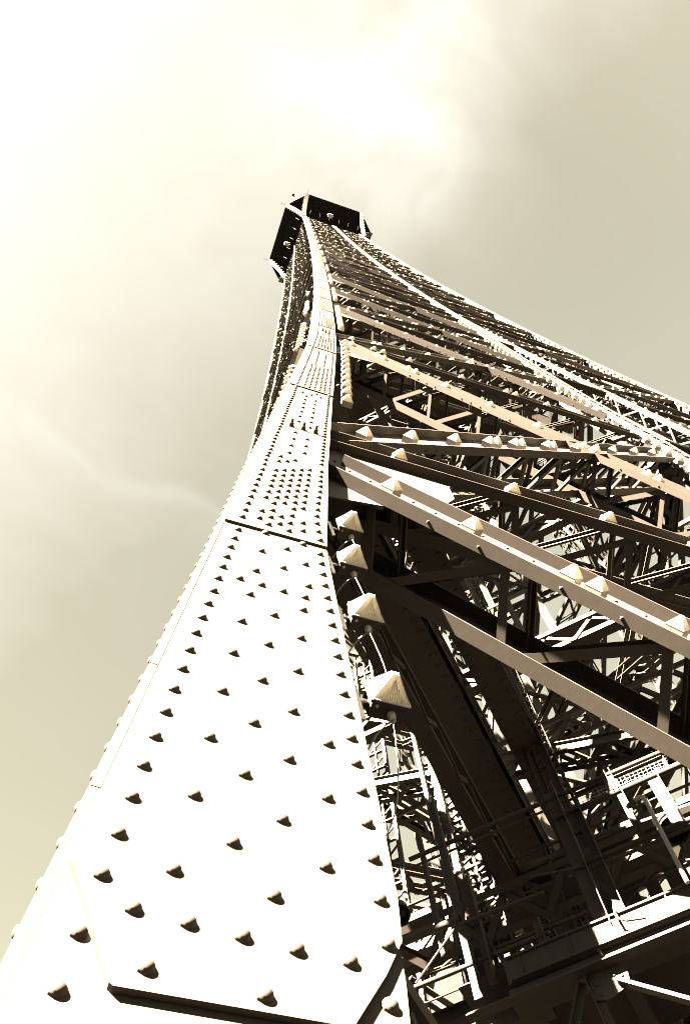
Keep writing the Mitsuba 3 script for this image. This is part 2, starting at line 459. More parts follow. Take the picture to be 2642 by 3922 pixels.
def lamp_at(p, n, ax, note=None):
    LAMPSPOTS.append((p, n, ax, float(np.linalg.norm(p - CAM)), note))


def truss(kind, A, B, N, depth, W, F, near, lit, t=.02, lamps=True, step=2.2, note=None, sparse=False):
    """A box beam from A to B (its outer chord's ends): two channels 'depth' apart with lacing bars between; N points outwards."""
    A, B = np.asarray(A, float), np.asarray(B, float)
    L = np.linalg.norm(B - A)
    if L < .4:
        return
    ax = unit(B - A)
    N = unit(N - ax * np.dot(N, ax))
    S = np.cross(ax, N)
    inn = -N * depth
    n = max(2, int(round(L / step)))
    lace = []
    for i in range(n):
        for sgn in (-1, 1):
            a = A + ax * L * (i + .04) / n + S * sgn * W * .36
            m = A + ax * L * (i + .5) / n + inn + S * sgn * W * .36
            b = A + ax * L * (i + .96) / n + S * sgn * W * .36
            lace += [(a - N * .06, m, sgn), (m, b - N * .06, sgn)]
    if near:
        lace = []
        d = 1.05
        while d < L - .6:
            e = min(d + 1.75, L - .3)
            for sgn in (-1, 1):
                o = S * sgn * W * .40
                lace += [(A + ax * d + o - N * .03, A + ax * (d + .3) + inn + o, sgn), (A + ax * (d + .34) + inn + o, A + ax * e + o - N * .03, sgn)]
            d += 1.75
        k = put(f'{TW}__{kind}', None)
        put(k + '__outer_chord', MB().channel(A, B, N, W, F, t), 'iron_paint_near')
        put(k + '__inner_chord', MB().channel(A + inn + ax * .9, B + inn - ax * .9, N, W * (.86 if W > .7 else .66), F * 1.2, t), 'iron_paint_near')
        for a, b, sgn in lace:
            put(k + '__lacing_bar', MB().bar(a, b, .10, .018, S).bar(a - S * sgn * .03, b - S * sgn * .03, .018, .07, S), 'iron_paint_near')
        rv = MB()
        for d in np.arange(.25, L - .2, .32):
            for sgn in (-1, 1):
                rv.dome(A + ax * d + S * sgn * W * .3 + N * t / 2, N, .022, .018, 6)
                if rng.random() < .25:
                    rv.dome(A + ax * d + S * sgn * W / 2 + N * F * .35, S * sgn, .022, .018, 6)
        put(k + '__small_rivet', rv, 'iron_paint_near', smooth=50, kind='stuff')
    else:
        mb = MB().channel(A, B, N, W, F, t)
        mb.channel(A + inn, B + inn, N, W * (.86 if W > .7 else .66), F * 1.2, t)
        for a, b, sgn in lace:
            mb.bar(a, b, .085, .03, S)
        put(f'{TW}__{kind}', mb)
    if lit and lamps:
        d = rng.uniform(.8, 1.4)
        while d < L - .6:
            lamp_at(A + ax * d + N * .115, N, ax, note)
            if not sparse and rng.random() < .35 and d + .28 < L - .5:
                lamp_at(A + ax * (d + .29) + N * .115, N, ax, note)
            d += rng.uniform(.95, 1.5) * (1.7 if sparse else 1.15)


WEB = .22       # the web of the outer chords lies this far behind the face


def face_panel(face, z0, z1, s0, s1, near, lit, notes=(None, None, None)):
    """X bracing and a top girder in one panel; s0(z), s1(z) are its edges along the face."""
    N = fn_(face, (z0 + z1) / 2)
    sc = 1.0 if z1 < 100 else .8
    wd = (.80 if z1 < 28 else .55 if z1 < 54 else .42) if face == 0 else .36
    kw = dict(depth=.9 * sc, W=wd * sc, F=(.13 if z1 < 28 else .17 if z1 < 54 else .2) * sc, sparse=face == 1)
    dz = z1 - z0
    if z0 < 0:
        a0, a1, b0, b1 = 10.8, 1.9, -2.6, 9.0
    else:
        a0, a1, b0, b1 = z1 + (.03 if z0 < 20 else .01) * dz, z0 + (.22 if z0 < 20 else .25) * dz, z0 + .055 * dz, z1 - .15 * dz
    a0, b1 = min(a0, 160.5), min(b1, 160.5)
    truss('diagonal_truss', fp(face, s0(a0), a0, WEB), fp(face, s1(a1), a1, WEB), N, near=near, lit=lit, note=notes[0], **kw)
    truss('diagonal_truss', fp(face, s0(b0), b0, WEB + .012), fp(face, s1(b1), b1, WEB + .012), N, near=near, lit=lit, note=notes[1], **kw)
    truss('horizontal_truss', fp(face, s0(z1), z1 + .7, WEB + .024), fp(face, s1(z1), z1 + .7, WEB + .024), N, near=near, lit=lit, note=notes[2], **kw)


NOTES = {0: ('nearest tan diagonal beam', 'hidden low diagonal beam', 'first dark level girder'),
         1: ('second tan diagonal beam', 'lamp-crowded girder meeting the column above', 'second dark level girder up the face'),
         2: ('third tan diagonal beam up the face', 'girder between the upper tan diagonals', 'third dark level girder up the face')}
for face in range(4):
    for i, (z0, z1) in enumerate(zip(ZN[:-1], ZN[1:])):
        near = face == 0 and z1 < 52
        lit = face < 2
        if face == 0:
            left = lambda z: -H(z) + WE(z) - .02
        else:
            left = lambda z: -H(z) + (.85 if face else WE(z)) - .02
        right = lambda z: H(z) - .83
        li = lambda z: -XIN(z) - .36
        ri = lambda z: XIN(z) + .36
        notes = NOTES.get(i, (None, None, None)) if face == 0 else (None, None, None)
        face_panel(face, z0, z1, left, li, near, lit, notes)
        face_panel(face, z0, z1, right, ri, False, lit)
        if z1 < 64:
            truss('horizontal_truss', fp(face, -XIN(z1) + .4, z1, WEB), fp(face, XIN(z1) - .4, z1, WEB), fn_(face, z1), .8, .4, .24, False, False)

# the first girder of the near face and the bottom one
truss('horizontal_truss', fp(0, -H(-2) + 1.2, -2.0, WEB), fp(0, -XIN(-2), -2.0, WEB), fn_(0, 0), .8, .4, .24, False, False)

# gusset plates where the beams meet the near column
for z in ZN[1:6]:
    for o, pts in ((.10, [(0, 1.7), (1.15, 1.05), (1.75, .35), (1.75, -.5), (1.3, -1.75), (0, -2.3)]),):
        poly = [fp(0, -H(z + dz) + WE(z + dz) - .03 + dx, z + dz, WEB + .03) for dx, dz in pts]
        put(TW + '__gusset_plate', MB().prism(poly, fn_(0, z), .018), 'iron_paint_near')
        rv = MB()
        for dx, dz in ((.15, 1.2), (.15, .8), (.15, .4), (.15, -.4), (.15, -.8), (.15, -1.2), (.45, 1.1), (.75, 1.0), (1.05, .9), (.45, -1.2), (.75, -1.05)):
            rv.dome(fp(0, -H(z + dz) + WE(z + dz) + dx, z + dz, WEB + .012), fn_(0, z), .027, .022, 8)
        put(TW + '__gusset_rivet', rv, 'iron_paint_near', smooth=50, kind='stuff')
    # shaded plates on the other side, between the column and the left face
    poly = [fp(1, -H(z + dz) + .85 + dx, z + dz, .5) for dx, dz in ((0, 1.9), (1.6, .9), (1.9, -.6), (0, -2.2))]
    put(TW + '__gusset_plate', MB().prism(poly, fn_(1, z), .02))

# inner faces of the four pillars below the point where they merge
for sx in (-1, 1):
    for sy in (-1, 1):
        for z0, z1 in ((-3, 4), (4, 10.6), (10.6, 17.5), (17.5, 24.6)):
            def q(a, b, z):
                return np.array([sx * a, sy * b, z])
            x0, x1 = XIN(z0) + .35, XIN(z1) + .35
            h0, h1 = H(z0) - .4, H(z1) - .4
            for A, B, C, D, N in ((q(x0, h0, z0), q(x0, x0, z0), q(x1, h1, z1), q(x1, x1, z1), (sx, 0, 0)),
                                  (q(h0, x0, z0), q(x0, x0, z0), q(h1, x1, z1), q(x1, x1, z1), (0, sy, 0))):
                N = np.array(N, float)
                truss('diagonal_truss', A, D, N, .5, .3, .12, False, False, step=1.1)
                truss('diagonal_truss', B, C, N, .5, .3, .12, False, False, step=1.1)
                truss('horizontal_truss', C, D, N, .5, .3, .12, False, False, step=1.1)
            # floor diagonals of each stage
            truss('horizontal_truss', q(h1, h1, z1), q(x1, x1, z1), np.array([0, 0, 1.0]), .5, .35, .1, False, False, step=1.0)
            truss('horizontal_truss', q(h1, x1, z1), q(x1, h1, z1), np.array([0, 0, 1.0]), .5, .35, .1, False, False, step=1.0)

# level frames inside the tower above the pillars
for z in ZN[4:]:
    h = H(z) - .5
    for a, b in (((-h, -h), (h, h)), ((-h, h), (h, -h)), ((-h, 0), (0, -h)), ((0, -h), (h, 0)), ((h, 0), (0, h)), ((0, h), (-h, 0)), ((-h, 0), (h, 0)), ((0, -h), (0, h))):
        dz = .05 * (a[0] * b[1] > 0)
        truss('floor_girder', (a[0], a[1], z + dz), (b[0], b[1], z + dz), np.array([0, 0, 1.0]), .8, .35, .15, False, False, step=1.4)
for z in (74.0, 76.6):
    h = H(z) - 1.0
    put(TW + '__landing_floor', MB().box(MB().frame((0, 0, z), (1, 0, 0), (0, 1, 0), (0, 0, 1)), -h, h, -h, h, -.02, .1), 'iron_paint')

# lift shaft in the middle
mb = MB()
for sx in (-1, 1):
    for sy in (-1, 1):
        mb.bar((sx * 2.3, sy * 2.3, -1.6), (sx * 1.9, sy * 1.9, 165), .26, .26, (1, 0, 0))
        mb.bar((sx * .5, sy * 2.1, -1.6), (sx * .5, sy * 1.8, 165), .2, .2, (1, 0, 0))
for i, z in enumerate(np.concatenate([np.arange(0, 57, 5.2), np.arange(57.2, 160, 2.6)])):
    st = 5.2 if z < 57 else 2.6
    c0, c1 = 2.3 - z * .0024, 2.3 - (z + st) * .0024
    for k in range(4):
        e = [(1, 1), (1, -1), (-1, -1), (-1, 1)]
        a, b = e[k], e[(k + 1) % 4]
        mb.bar((a[0] * c0, a[1] * c0, z), (b[0] * c0, b[1] * c0, z), .16, .1, (0, 0, 1))
        if i % 2:
            a, b = b, a
        mb.bar((a[0] * c0, a[1] * c0, z), (b[0] * c1, b[1] * c1, z + st), .12, .08, (a[0] + b[0], a[1] + b[1], 0))
put(TW + '__lift_shaft', mb)

# great floor beams on the pillar's diagonal and the lift rails beside them
r2 = math.sqrt(2)


def dg(u, v, z):
    """A point from the pillar's own axes: u inwards along the diagonal, v to the right across it."""
    return np.array([(u + v) / r2, (u - v) / r2, z])


def deep_beam(v, z, w, d, u0, u1):
    mb = MB()
    mb.bar(dg(u0, v, z), dg(u1, v, z), w, .03, (0, 0, 1))
    mb.bar(dg(u0, v, z + d), dg(u1, v, z + d), w, .03, (0, 0, 1))
    mb.bar(dg(u0, v, z + d / 2), dg(u1, v, z + d / 2), .03, d - .032, (0, 0, 1))
    for u in np.arange(u0 + .6, u1, 1.25):
        mb.box(MB().frame(dg(u, v, z), (1 / r2, -1 / r2, 0), (1 / r2, 1 / r2, 0), (0, 0, 1)), -w * .46, w * .46, -.01, .01, .016, d - .016)
    for u in np.arange(u0 + .1, u1, .22):
        for e in (-.4, -.3, .3, .4):
            mb.dome(dg(u, v + e * w, z - .015), np.array([0, 0, -1.0]), .024, .02, 5)
    return mb


put(TW + '__floor_beam', deep_beam(.10, 12.4, .68, .8, -20.6, -5.0))
put(TW + '__floor_beam', deep_beam(.93, 12.5, .45, .6, -19.6, -5.0))


def lift_rails(P0, P1, offs):
    P0, P1 = np.array(P0), np.array(P1)
    for dv, du, wd in offs:
        put(TW + '__lift_rail', MB().angle(dg(P0[0] + du, P0[1] + dv, P0[2]), dg(P1[0] + du, P1[1] + dv, P1[2]), wd, .015, (-1, -1, 0)))
    mb = MB()
    for t in np.linspace(0, .97, 26):
        p, q = P0 * (1 - t) + P1 * t, P0 * (.97 - t) + P1 * (t + .03)
        a0, a1 = offs[0][0], offs[-1][0]
        mb.bar(dg(p[0] + .1, p[1] + a0, p[2]), dg(p[0] + .1, p[1] + a1, p[2]), .06, .04, (0, 0, 1))
        mb.bar(dg(p[0] + .1, p[1] + a0, p[2]), dg(q[0] + .1, q[1] + a1, q[2]), .035, .03, (0, 0, 1))
    put(TW + '__rail_tie', mb, kind='stuff')


lift_rails((-16.2, -.45, 6.0), (-14.4, -.82, 16.2), ((-.12, 0, .09), (-.02, .15, .04), (.07, .05, .13), (.2, .2, .06), (.3, .1, .05), (.42, .3, .09)))
lift_rails((-15.6, 1.12, 6.0), (-14.4, 1.02, 20.0), ((-.2, 0, .06), (-.1, .1, .04), (.08, .0, .12), (.2, .2, .05)))
lift_rails((-13.5, -2.3, 6.0), (-12.0, -2.4, 22.0), ((-.2, 0, .1), (0, .1, .06), (.25, .0, .1)))

for u, z, v0, v1 in ((-16.2, 8.9, -3.0, 3.2), (-14.0, 9.4, -4.6, 4.8), (-12.2, 16.4, -4.4, 4.8), (-10.6, 12.0, -5.4, 5.6)):
    truss('tie_girder', dg(u, v0, z), dg(u, v1, z), np.array([-.5, -.5, .7]), .45, .34, .06, False, False, step=.75)
for u, z, s in ((-14.6, 12.0, -1),):
    truss('tie_girder', dg(u, -3.4 * s, z), dg(u + 1.0, 3.4 * s, z + 3.6), np.array([-.7, -.7, .1]), .4, .26, .05, False, False, step=.75)

# ---------------------------------------------------------------- top platform
mb = MB()


def octo(P, c):
    return [(-P + c, -P), (P - c, -P), (P, -P + c), (P, P - c), (P - c, P), (-P + c, P), (-P, P - c), (-P, -P + c)]


o = octo(PH, PC)
TP = put(TW + '__top_platform', MB().prism([(x, y, ZP) for x, y in o], (0, 0, 1), .25), 'painted_shade_soffit', label='dark octagonal platform at the top of the tower')  # slab and joists carry their shade in the colour
mb = MB()
for (a, b) in zip(o, o[1:] + o[:1]):
    n = unit([a[1] - b[1], b[0] - a[0], 0]) * -1
    a, b = np.array(a) * .95, np.array(b) * .95
    mb.bar((a[0], a[1], ZP + .75), (b[0], b[1], ZP + .75), .06, 1.0, (0, 0, 1))
    for t in np.linspace(.05, .95, 9):
        p = a * (1 - t) + b * t
        mb.bar((p[0], p[1], ZP + 1.2), (p[0], p[1], ZP + 2.6), .06, .06, (1, 0, 0))
put(TP + '__parapet', mb)
mb = MB()
for x in np.arange(-6.6, 6.7, 1.1):
    e = PH - max(0, abs(x) - (PH - PC)) - .15
    mb.bar((x, -e, ZP - .12), (x, e, ZP - .12), .12, .22, (0, 0, 1))
put(TP + '__joist', mb, 'painted_shade_soffit', kind='stuff')
put(TP + '__cabin', MB().prism([(x * .72, y * .72, ZP + .25) for x, y in o], (0, 0, 1), 5.0))
for cx, cy in ((-1, -1), (1, -1), (-1, 1), (1, 1)):
    h = H(160.5)
    for tx, ty in ((cx * (PH - PC), cy * PH), (cx * PH, cy * (PH - PC))):
        a = np.array([cx * h, cy * h, 159.0])
        b = np.array([tx, ty, ZP - .05])
        mid = np.array([a[0] * .72 + b[0] * .28, a[1] * .72 + b[1] * .28, a[2] * .36 + b[2] * .64])
        side = unit(np.cross(b - a, [0, 0, 1]))
        t = np.linspace(0, 1, 10)[:, None]
        pts = (1 - t) ** 2 * a + 2 * t * (1 - t) * mid + t ** 2 * b
        mb = MB()
        for p, q in zip(pts[:-1], pts[1:]):
            mb.bar(p, q + (q - p) * .02, .62, .12, np.cross(side, q - p))
        put(TP + '__bracket', mb)
        for p in pts[1:-1]:
            lamp_at(p + side * .36 * (1 if cx * cy > 0 else -1) - np.array([0, 0, .1]), unit((cx, cy, -.6)), side)
mb = MB()
for p, q in (((-PH + PC, -PH), (-PH + PC, -PH - .9)), ((PH - PC, -PH), (PH - PC, -PH - .9)), ((-PH, -PH + PC), (-PH - .9, -PH + PC)), ((-PH, PH - PC), (-PH - .9, PH - PC))):
    mb.tube([(p[0], p[1], ZP + .3), (q[0], q[1], ZP + .3)], .03, 5)
for t in np.linspace(-4, 4, 6):
    mb.tube([(t, -H(158) - .3, 162), (t, -H(158) - .8, 163.0)], .014, 5)
    mb.tube([(-H(158) - .3, t, 162), (-H(158) - .8, t, 163.0)], .014, 5)
put(TP + '__rod', mb, kind='stuff')


def thing(name, label, category, group=None):
    k = key_of(name)
    labels[k] = {'label': label, 'category': category}
    if group:
        labels[k]['group'] = group
    return k


# a camera on a stub mast at the platform's edge, two white floodlights beneath it
k = thing('weather_mast', 'small instrument on a stub mast at the edge of the top platform', 'instrument')
e = np.array([-PH + PC * .45, -PH + PC * .55, ZP + 1.3])
put(k + '__mast', MB().tube([e, e + (-.35, -.35, .9)], .07, 6))
put(k + '__head', MB().box(MB().frame(e + (-.5, -.5, 1.0), unit((1, -1, 0)), unit((1, 1, 0)), (0, 0, 1)), -.25, .25, -.18, .18, -.15, .2))
for p, lab in (((-.6, -H(160) - .9, 164.5), 'white floodlight under the right edge of the top platform'), ((-H(160) - .9, .5, 164.5), 'white floodlight under the left edge of the top platform')):
    k = thing('floodlight', lab, 'floodlight')
    g = MB().frame(p, (1, 0, 0), (0, 1, 0), (0, 0, 1))
    put(k + '__housing', MB().box(g, -.38, .38, -.3, .3, -.2, .3), 'white_enamel')
    put(k + '__yoke', MB().tube([g(-.45, 0, 0), g(-.45, 0, .6), g(.45, 0, .6), g(.45, 0, 0)], .04, 6), 'white_enamel')

# ---------------------------------------------------------------- sparkle lamps
def lamp_frame(p, n, ax):
    n = unit(n)
    y = unit(ax - n * np.dot(ax, n))
    x = np.cross(y, n)
    return MB().frame(p, x, y, n)


def detailed_lamp(p, n, label, cable_to):
    k = thing('sparkle_lamp', label, 'lamp', 'sparkle lamps beside the near column')
    g = lamp_frame(p, n, np.array([0, 0, 1.0]))
    # x runs to the right along the face, y up, z out of the face
    if g(1, 0, 0)[0] < g(0, 0, 0)[0]:
        h0 = g
        g = lambda x, y, z: h0(-x, y, z)
    put(k + '__housing', MB().box(g, -.1, .1, -.1, .1, -.10, -.012).box(g, -.112, .112, -.112, .112, -.012, .004), 'iron_paint_near')
    rb = MB()
    for i in range(-5, 6):
        x = i * .0155
        top = 1 - abs(i) / 6.2
        for c in (1, 2):
            o, z = .1055 * (1 - top * .85), .007 + .118 * top
            for sg in (-1, 1):
                p, q = ((x, sg * .1055, .007), (x * (1 - top * .85), sg * o, z)) if c == 1 else ((sg * .1055, x, .007), (sg * o, x * (1 - top * .85), z))
                rb.tube([g(*p), g(*q)], .0022, 4)
    put(k + '__lens_rib', rb, 'frosted_glass', kind='stuff')
    put(k + '__glass_cover', MB().pyramid(g, .104, .128, .005, .018), 'frosted_glass')
    rim = MB()
    for a, b in (((-1, -1), (1, -1)), ((1, -1), (1, 1)), ((1, 1), (-1, 1)), ((-1, 1), (-1, -1))):
        rim.tube([g(a[0] * .106, a[1] * .106, .007), g(b[0] * .106, b[1] * .106, .007)], .006, 6)
    for a in ((-1, -1), (1, -1), (1, 1), (-1, 1)):
        rim.tube([g(a[0] * .104, a[1] * .104, .007), g(a[0] * .018, a[1] * .018, .133)], .003, 5)
    put(k + '__cover_rim', rim, 'white_enamel')
    put(k + '__bracket', MB().box(g, -.178, -.15, -.27, .12, -.05, -.040).box(g, -.152, -.1, -.05, -.02, -.052, -.042), 'white_enamel')
    put(k + '__cable_gland', MB().tube([g(.02, -.1, -.06), g(.02, -.125, -.06)], .024, 10).tube([g(.02, -.125, -.06), g(.02, -.165, -.06)], .018, 10), 'white_enamel', smooth=40)
    a = g(.02, -.165, -.06)
    b = cable_to if cable_to is not None else a + np.array([-.1, .25, -.75])
    t = np.linspace(0, 1, 9)
    sag = np.array([.07, .03, -.06])
    put(k + '__cable', MB().tube([a * (1 - q) + b * q + sag * math.sin(math.pi * q) for q in t], .0035, 6), 'galvanised_steel', smooth=60)
    put(k + '__stay_cable', MB().tube([a + np.array([-.16 * q, .1 * q, -.22 * q * q - .05 * q]) for q in t], .005, 6), 'black_rubber', smooth=60)
    put(k + '__screw', MB().dome(g(-.07, -.1, -.03), g(0, -1, 0) - g(0, 0, 0), .012, .01, 7), 'white_enamel')


NEARZ = [4.42, 5.62, 6.70, 7.72]
NLAB = ['lowest and largest square lamp with a pyramid glass cover beside the white column',
        'second square pyramid lamp from the bottom beside the white column',
        'third square pyramid lamp from the bottom beside the white column',
        'topmost of the four big pyramid lamps in a row beside the white column']
pos = [fp(0, -H(z) + WE(z) + .23, z, .05) for z in NEARZ]
for i, (p, lab) in enumerate(zip(pos, NLAB)):
    detailed_lamp(p, fn_(0, NEARZ[i]), lab, pos[i - 1] + np.array([.02, .08, .12]) if i else None)


def lamp_mesh(p, n, ax, hb=None, cv=None):
    g = lamp_frame(p, n, ax)
    hb.box(g, -.092, .092, -.092, .092, -.10, 0)
    cv.pyramid(g, .095, .11, 0, .018)


# rows beside the columns
UP = np.array([0, 0, 1.0])
for i, (z0, z1) in enumerate(zip(ZN[1:-1], ZN[2:])):
    n = max(4, int((z1 - z0 - 4.5) / .92))
    for z in np.linspace(z0 + 4.0, z1 - 1.0, n):
        lamp_at(fp(0, -H(z) + WE(z) + .27, z, .05), fn_(0, z), UP, 'white corner column')
        if z < 60:
            lamp_at(fp(1, -H(z) + .95 + .2, z, .05), fn_(1, z), UP)
        if z < 75:
            lamp_at(fp(0, H(z) - 1.1, z, .05), fn_(0, z), UP)
        for sg in (-1, 1):
            c = XIN(z) + .6
            if z < 62:
                lamp_at(fp(0, sg * c, z, .05), fn_(0, z), UP)
LAMPSPOTS.sort(key=lambda q: q[3])
LG = {0: ('square pyramid lamp fixed on the lattice beams of the sunlit right face', 'sparkle lamps on the right face'),
      1: ('square pyramid lamp fixed on the lattice of the narrow left face', 'sparkle lamps on the left face')}
far = MB()
for i, (p, n, ax, d, note) in enumerate(LAMPSPOTS):
    if i < 296:
        face = 0 if abs(n[1]) > abs(n[0]) else 1
        if note == 'white corner column':
            k = thing('sparkle_lamp', 'small pyramid lamp in the close-set vertical rows along the white column', 'lamp', 'lamp rows along the white corner column')
        elif note:
            k = thing('sparkle_lamp', 'square pyramid lamp sitting in the trough of the ' + note, 'lamp', 'lamps along the ' + note)
        else:
            k = thing('sparkle_lamp', LG[face][0], 'lamp', LG[face][1])
        hb, cv = MB(), MB()
        lamp_mesh(p, n, ax, hb, cv)
        if d < 30:
            hb.bar(p - n * .1 + ax * .1, p - n * .1 + ax * .24, .07, .03, n)
            put(k + '__housing', hb, 'galvanised_steel')
            put(k + '__glass_cover', cv, 'frosted_glass')
        else:
            lamp_mesh(p, n, ax, cv, MB())
            scene[k] = mikit.ply(cv.mesh(), 'frosted_glass')
    else:
        lamp_mesh(p, n, ax, far, far)
put('distant_sparkle_lamps', far, 'frosted_glass', kind='stuff', label='hundreds of tiny white lamps on the upper lattice of the tower')

# ---------------------------------------------------------------- service walkway across the pillar
K = 1.6                       # local unit of the walkway's drawing, in metres
U0 = -17.66
UD, VD = np.array([1, 1, 0]) / r2, np.array([1, -1, 0]) / r2


def w(v, z, du=0.0):
    return dg(U0 + K * du, K * v - .96, K * z)


def hollow(mb, a, b, sy, sz, t=.008):
    """A square tube with open ends from a to b (a level one)."""
    ax = unit(b - a)
    s = np.cross(ax, UP)
    sy, sz, t = sy * K, sz * K, t * K
    for k in (-1, 1):
        mb.bar(a + s * k * (sy / 2 - t / 2), b + s * k * (sy / 2 - t / 2), t, sz, UP)
        mb.bar(a + UP * k * (sz / 2 - t / 2), b + UP * k * (sz / 2 - t / 2), sy - 2 * t, t, UP)
    return mb


WK = thing('service_walkway', 'steel walkway of box beams and grating across the pillar, low on the right', 'walkway')
put(WK + '__box_beam', hollow(MB(), w(.70, 4.03), w(3.2, 4.0), .15, .17), 'iron_paint_near')
put(WK + '__box_beam', hollow(MB(), w(.68, 3.885, .02), w(3.2, 3.86, .02), .13, .10), 'iron_paint_near')
put(WK + '__box_beam', hollow(MB(), w(.47, 3.985, .24), w(.85, 3.985, .24), .1, .12), 'iron_paint_near')
put(WK + '__box_beam', hollow(MB(), w(.2, 4.05, 1.5), w(3.4, 4.05, 1.5), .12, .16), 'iron_paint_near')
lip = MB()
for dz in (-.075, .075):
    lip.bar(w(.72, 4.03 + dz, -.085), w(3.2, 4.0 + dz, -.085), .02, .02, -UD)
for v in np.arange(.8, 3.1, .30):
    lip.bar(w(v, 3.955, -.08), w(v, 4.095, -.08), .012, .02, -UD)
put(WK + '__beam_lip', lip, 'iron_paint_near')
for v in (.75, 1.3, 1.9, 2.6):
    put(WK + '__cross_beam', hollow(MB(), w(v, 3.98, .09), w(v, 3.98, 1.44), .08, .1), 'iron_paint_near')
fl = MB()
fl.box(MB().frame(w(0, 4.13), VD, UD, UP), .62, 3.3, .0, 1.55, -.012, 0)
put(WK + '__floor_plate', fl, 'iron_paint_near')
ka = MB().angle(w(.45, 3.79, -.14), w(3.2, 3.77, -.14), .10, .012, -UD)
put(WK + '__edge_angle', ka, 'iron_paint_near')
for v in np.arange(.6, 3.0, .135):
    put(WK + '__rivet', MB().dome(w(v, 3.79, -.147), -UD, .016, .014, 8), 'iron_paint_near', smooth=50)
gp = [(1.13, 3.775), (1.30, 3.775), (1.345, 3.70), (1.335, 3.62), (1.20, 3.58), (1.13, 3.6)]
put(WK + '__gusset_plate', MB().prism([w(a, b, -.13) for a, b in gp], UD, .012), 'iron_paint_near')
for a, b in ((1.17, 3.735), (1.17, 3.68), (1.17, 3.62), (1.23, 3.715), (1.27, 3.70), (1.31, 3.68), (1.28, 3.645)):
    put(WK + '__rivet', MB().dome(w(a, b, -.13), -UD, .016, .014, 8), 'iron_paint_near', smooth=50)
put(WK + '__brace', MB().angle(w(1.29, 3.66, -.115), w(1.85, 3.17, -.115), .075, .01, -UD), 'iron_paint_near')
put(WK + '__brace', MB().angle(w(1.14, 3.76, -.115), w(1.17, 3.2, -.115), .075, .01, -UD), 'iron_paint_near')
put(WK + '__brace', MB().angle(w(1.10, 3.74, -.11), w(.86, 3.3, -.11), .06, .01, -UD), 'iron_paint_near')
put(WK + '__clip', MB().box(MB().frame(w(1.36, 3.765, -.165), VD, UD, UP), -.03, .03, -.01, .01, -.03, .03), 'iron_paint_near')
put(WK + '__hanger', MB().bar(w(1.24, 3.92, -.09), w(1.25, 3.84, -.12), .02, .02, UD), 'iron_paint_near')
cb = [w(1.42, 4.16, -.1), w(1.405, 4.08, -.12), w(1.41, 4.02, -.13), w(1.45, 3.985, -.13), w(1.55, 3.98, -.1)]
put(WK + '__cable_loop', MB().tube(cb, .012, 7), 'black_rubber', smooth=60)

RL = thing('walkway_railing', 'steel railing with posts and wire mesh along the front of the service walkway', 'railing')


def tube_part(owner, name, v0, z0, v1, z1, r, du=0.0, mat='iron_paint_near'):
    put(owner + '__' + name, MB().tube([w(v0, z0, du), w(v1, z1, du)], r * K, 9), mat, smooth=60)


def post_part(owner, v, z0, z1, wd, du=0.0, v1=None):
    put(owner + '__post', MB().angle(w(v, z0, du), w(v if v1 is None else v1, z1, du), wd * K, .01, -UD), 'iron_paint_near')


tube_part(RL, 'handrail', .25, 5.25, 3.0, 5.21, .017)
tube_part(RL, 'mid_rail', .25, 5.205, 3.0, 5.165, .009, .03)
tube_part(RL, 'toe_rail', 1.27, 5.045, 3.0, 5.055, .024)
tube_part(RL, 'mid_rail', .1, 4.602, .50, 4.595, .026)
tube_part(RL, 'mid_rail', .5, 4.50, 1.06, 4.475, .014, -.05)
tube_part(RL, 'mid_rail', .13, 4.243, 1.0, 4.232, .017)
tube_part(RL, 'mid_rail', .62, 4.32, 1.3, 4.30, .014, .05)
tube_part(RL, 'mid_rail', 1.34, 4.60, 3.0, 4.585, .019)
tube_part(RL, 'mid_rail', 1.34, 4.545, 3.0, 4.53, .012)
post_part(RL, .50, 4.0, 5.7, .062)
post_part(RL, .602, 4.05, 4.89, .055)
post_part(RL, .285, 4.6, 5.75, .045, .25)
post_part(RL, 1.316, 4.05, 5.3, .095)
post_part(RL, 1.44, 4.05, 5.06, .055)
post_part(RL, 1.70, 5.05, 5.25, .035)
post_part(RL, 1.735, 5.05, 5.25, .035)
post_part(RL, 1.742, 4.59, 5.03, .045)
post_part(RL, 1.975, 4.59, 5.03, .075)
post_part(RL, 2.35, 4.2, 5.25, .05)
post_part(RL, .95, 4.13, 4.33, .05)
put(RL + '__top_bar', MB().angle(w(1.30, 5.035), w(1.48, 5.04), .05, .008, -UD), 'iron_paint_near')
put(RL + '__brace', MB().tube([w(.14, 4.27), w(.5, 4.58)], .011, 7), 'iron_paint_near')
put(RL + '__brace', MB().tube([w(.62, 4.44), w(.70, 4.10)], .011, 7), 'iron_paint_near')
put(RL + '__brace', MB().bar(w(1.0, 4.66, -.02), w(1.36, 4.56, -.02), .02, .015, -UD), 'iron_paint_near')
put(RL + '__flat_bar', MB().bar(w(1.44, 4.865, .1), w(2.2, 4.80, .1), .032, .008, -UD), 'iron_paint_near')
put(RL + '__flat_bar', MB().bar(w(1.44, 4.81, .2), w(2.2, 4.75, .2), .022, .008, -UD), 'iron_paint_near')
put(RL + '__flat_bar', MB().bar(w(1.02, 4.875, .1), w(1.30, 4.86, .1), .05, .008, -UD), 'iron_paint_near')


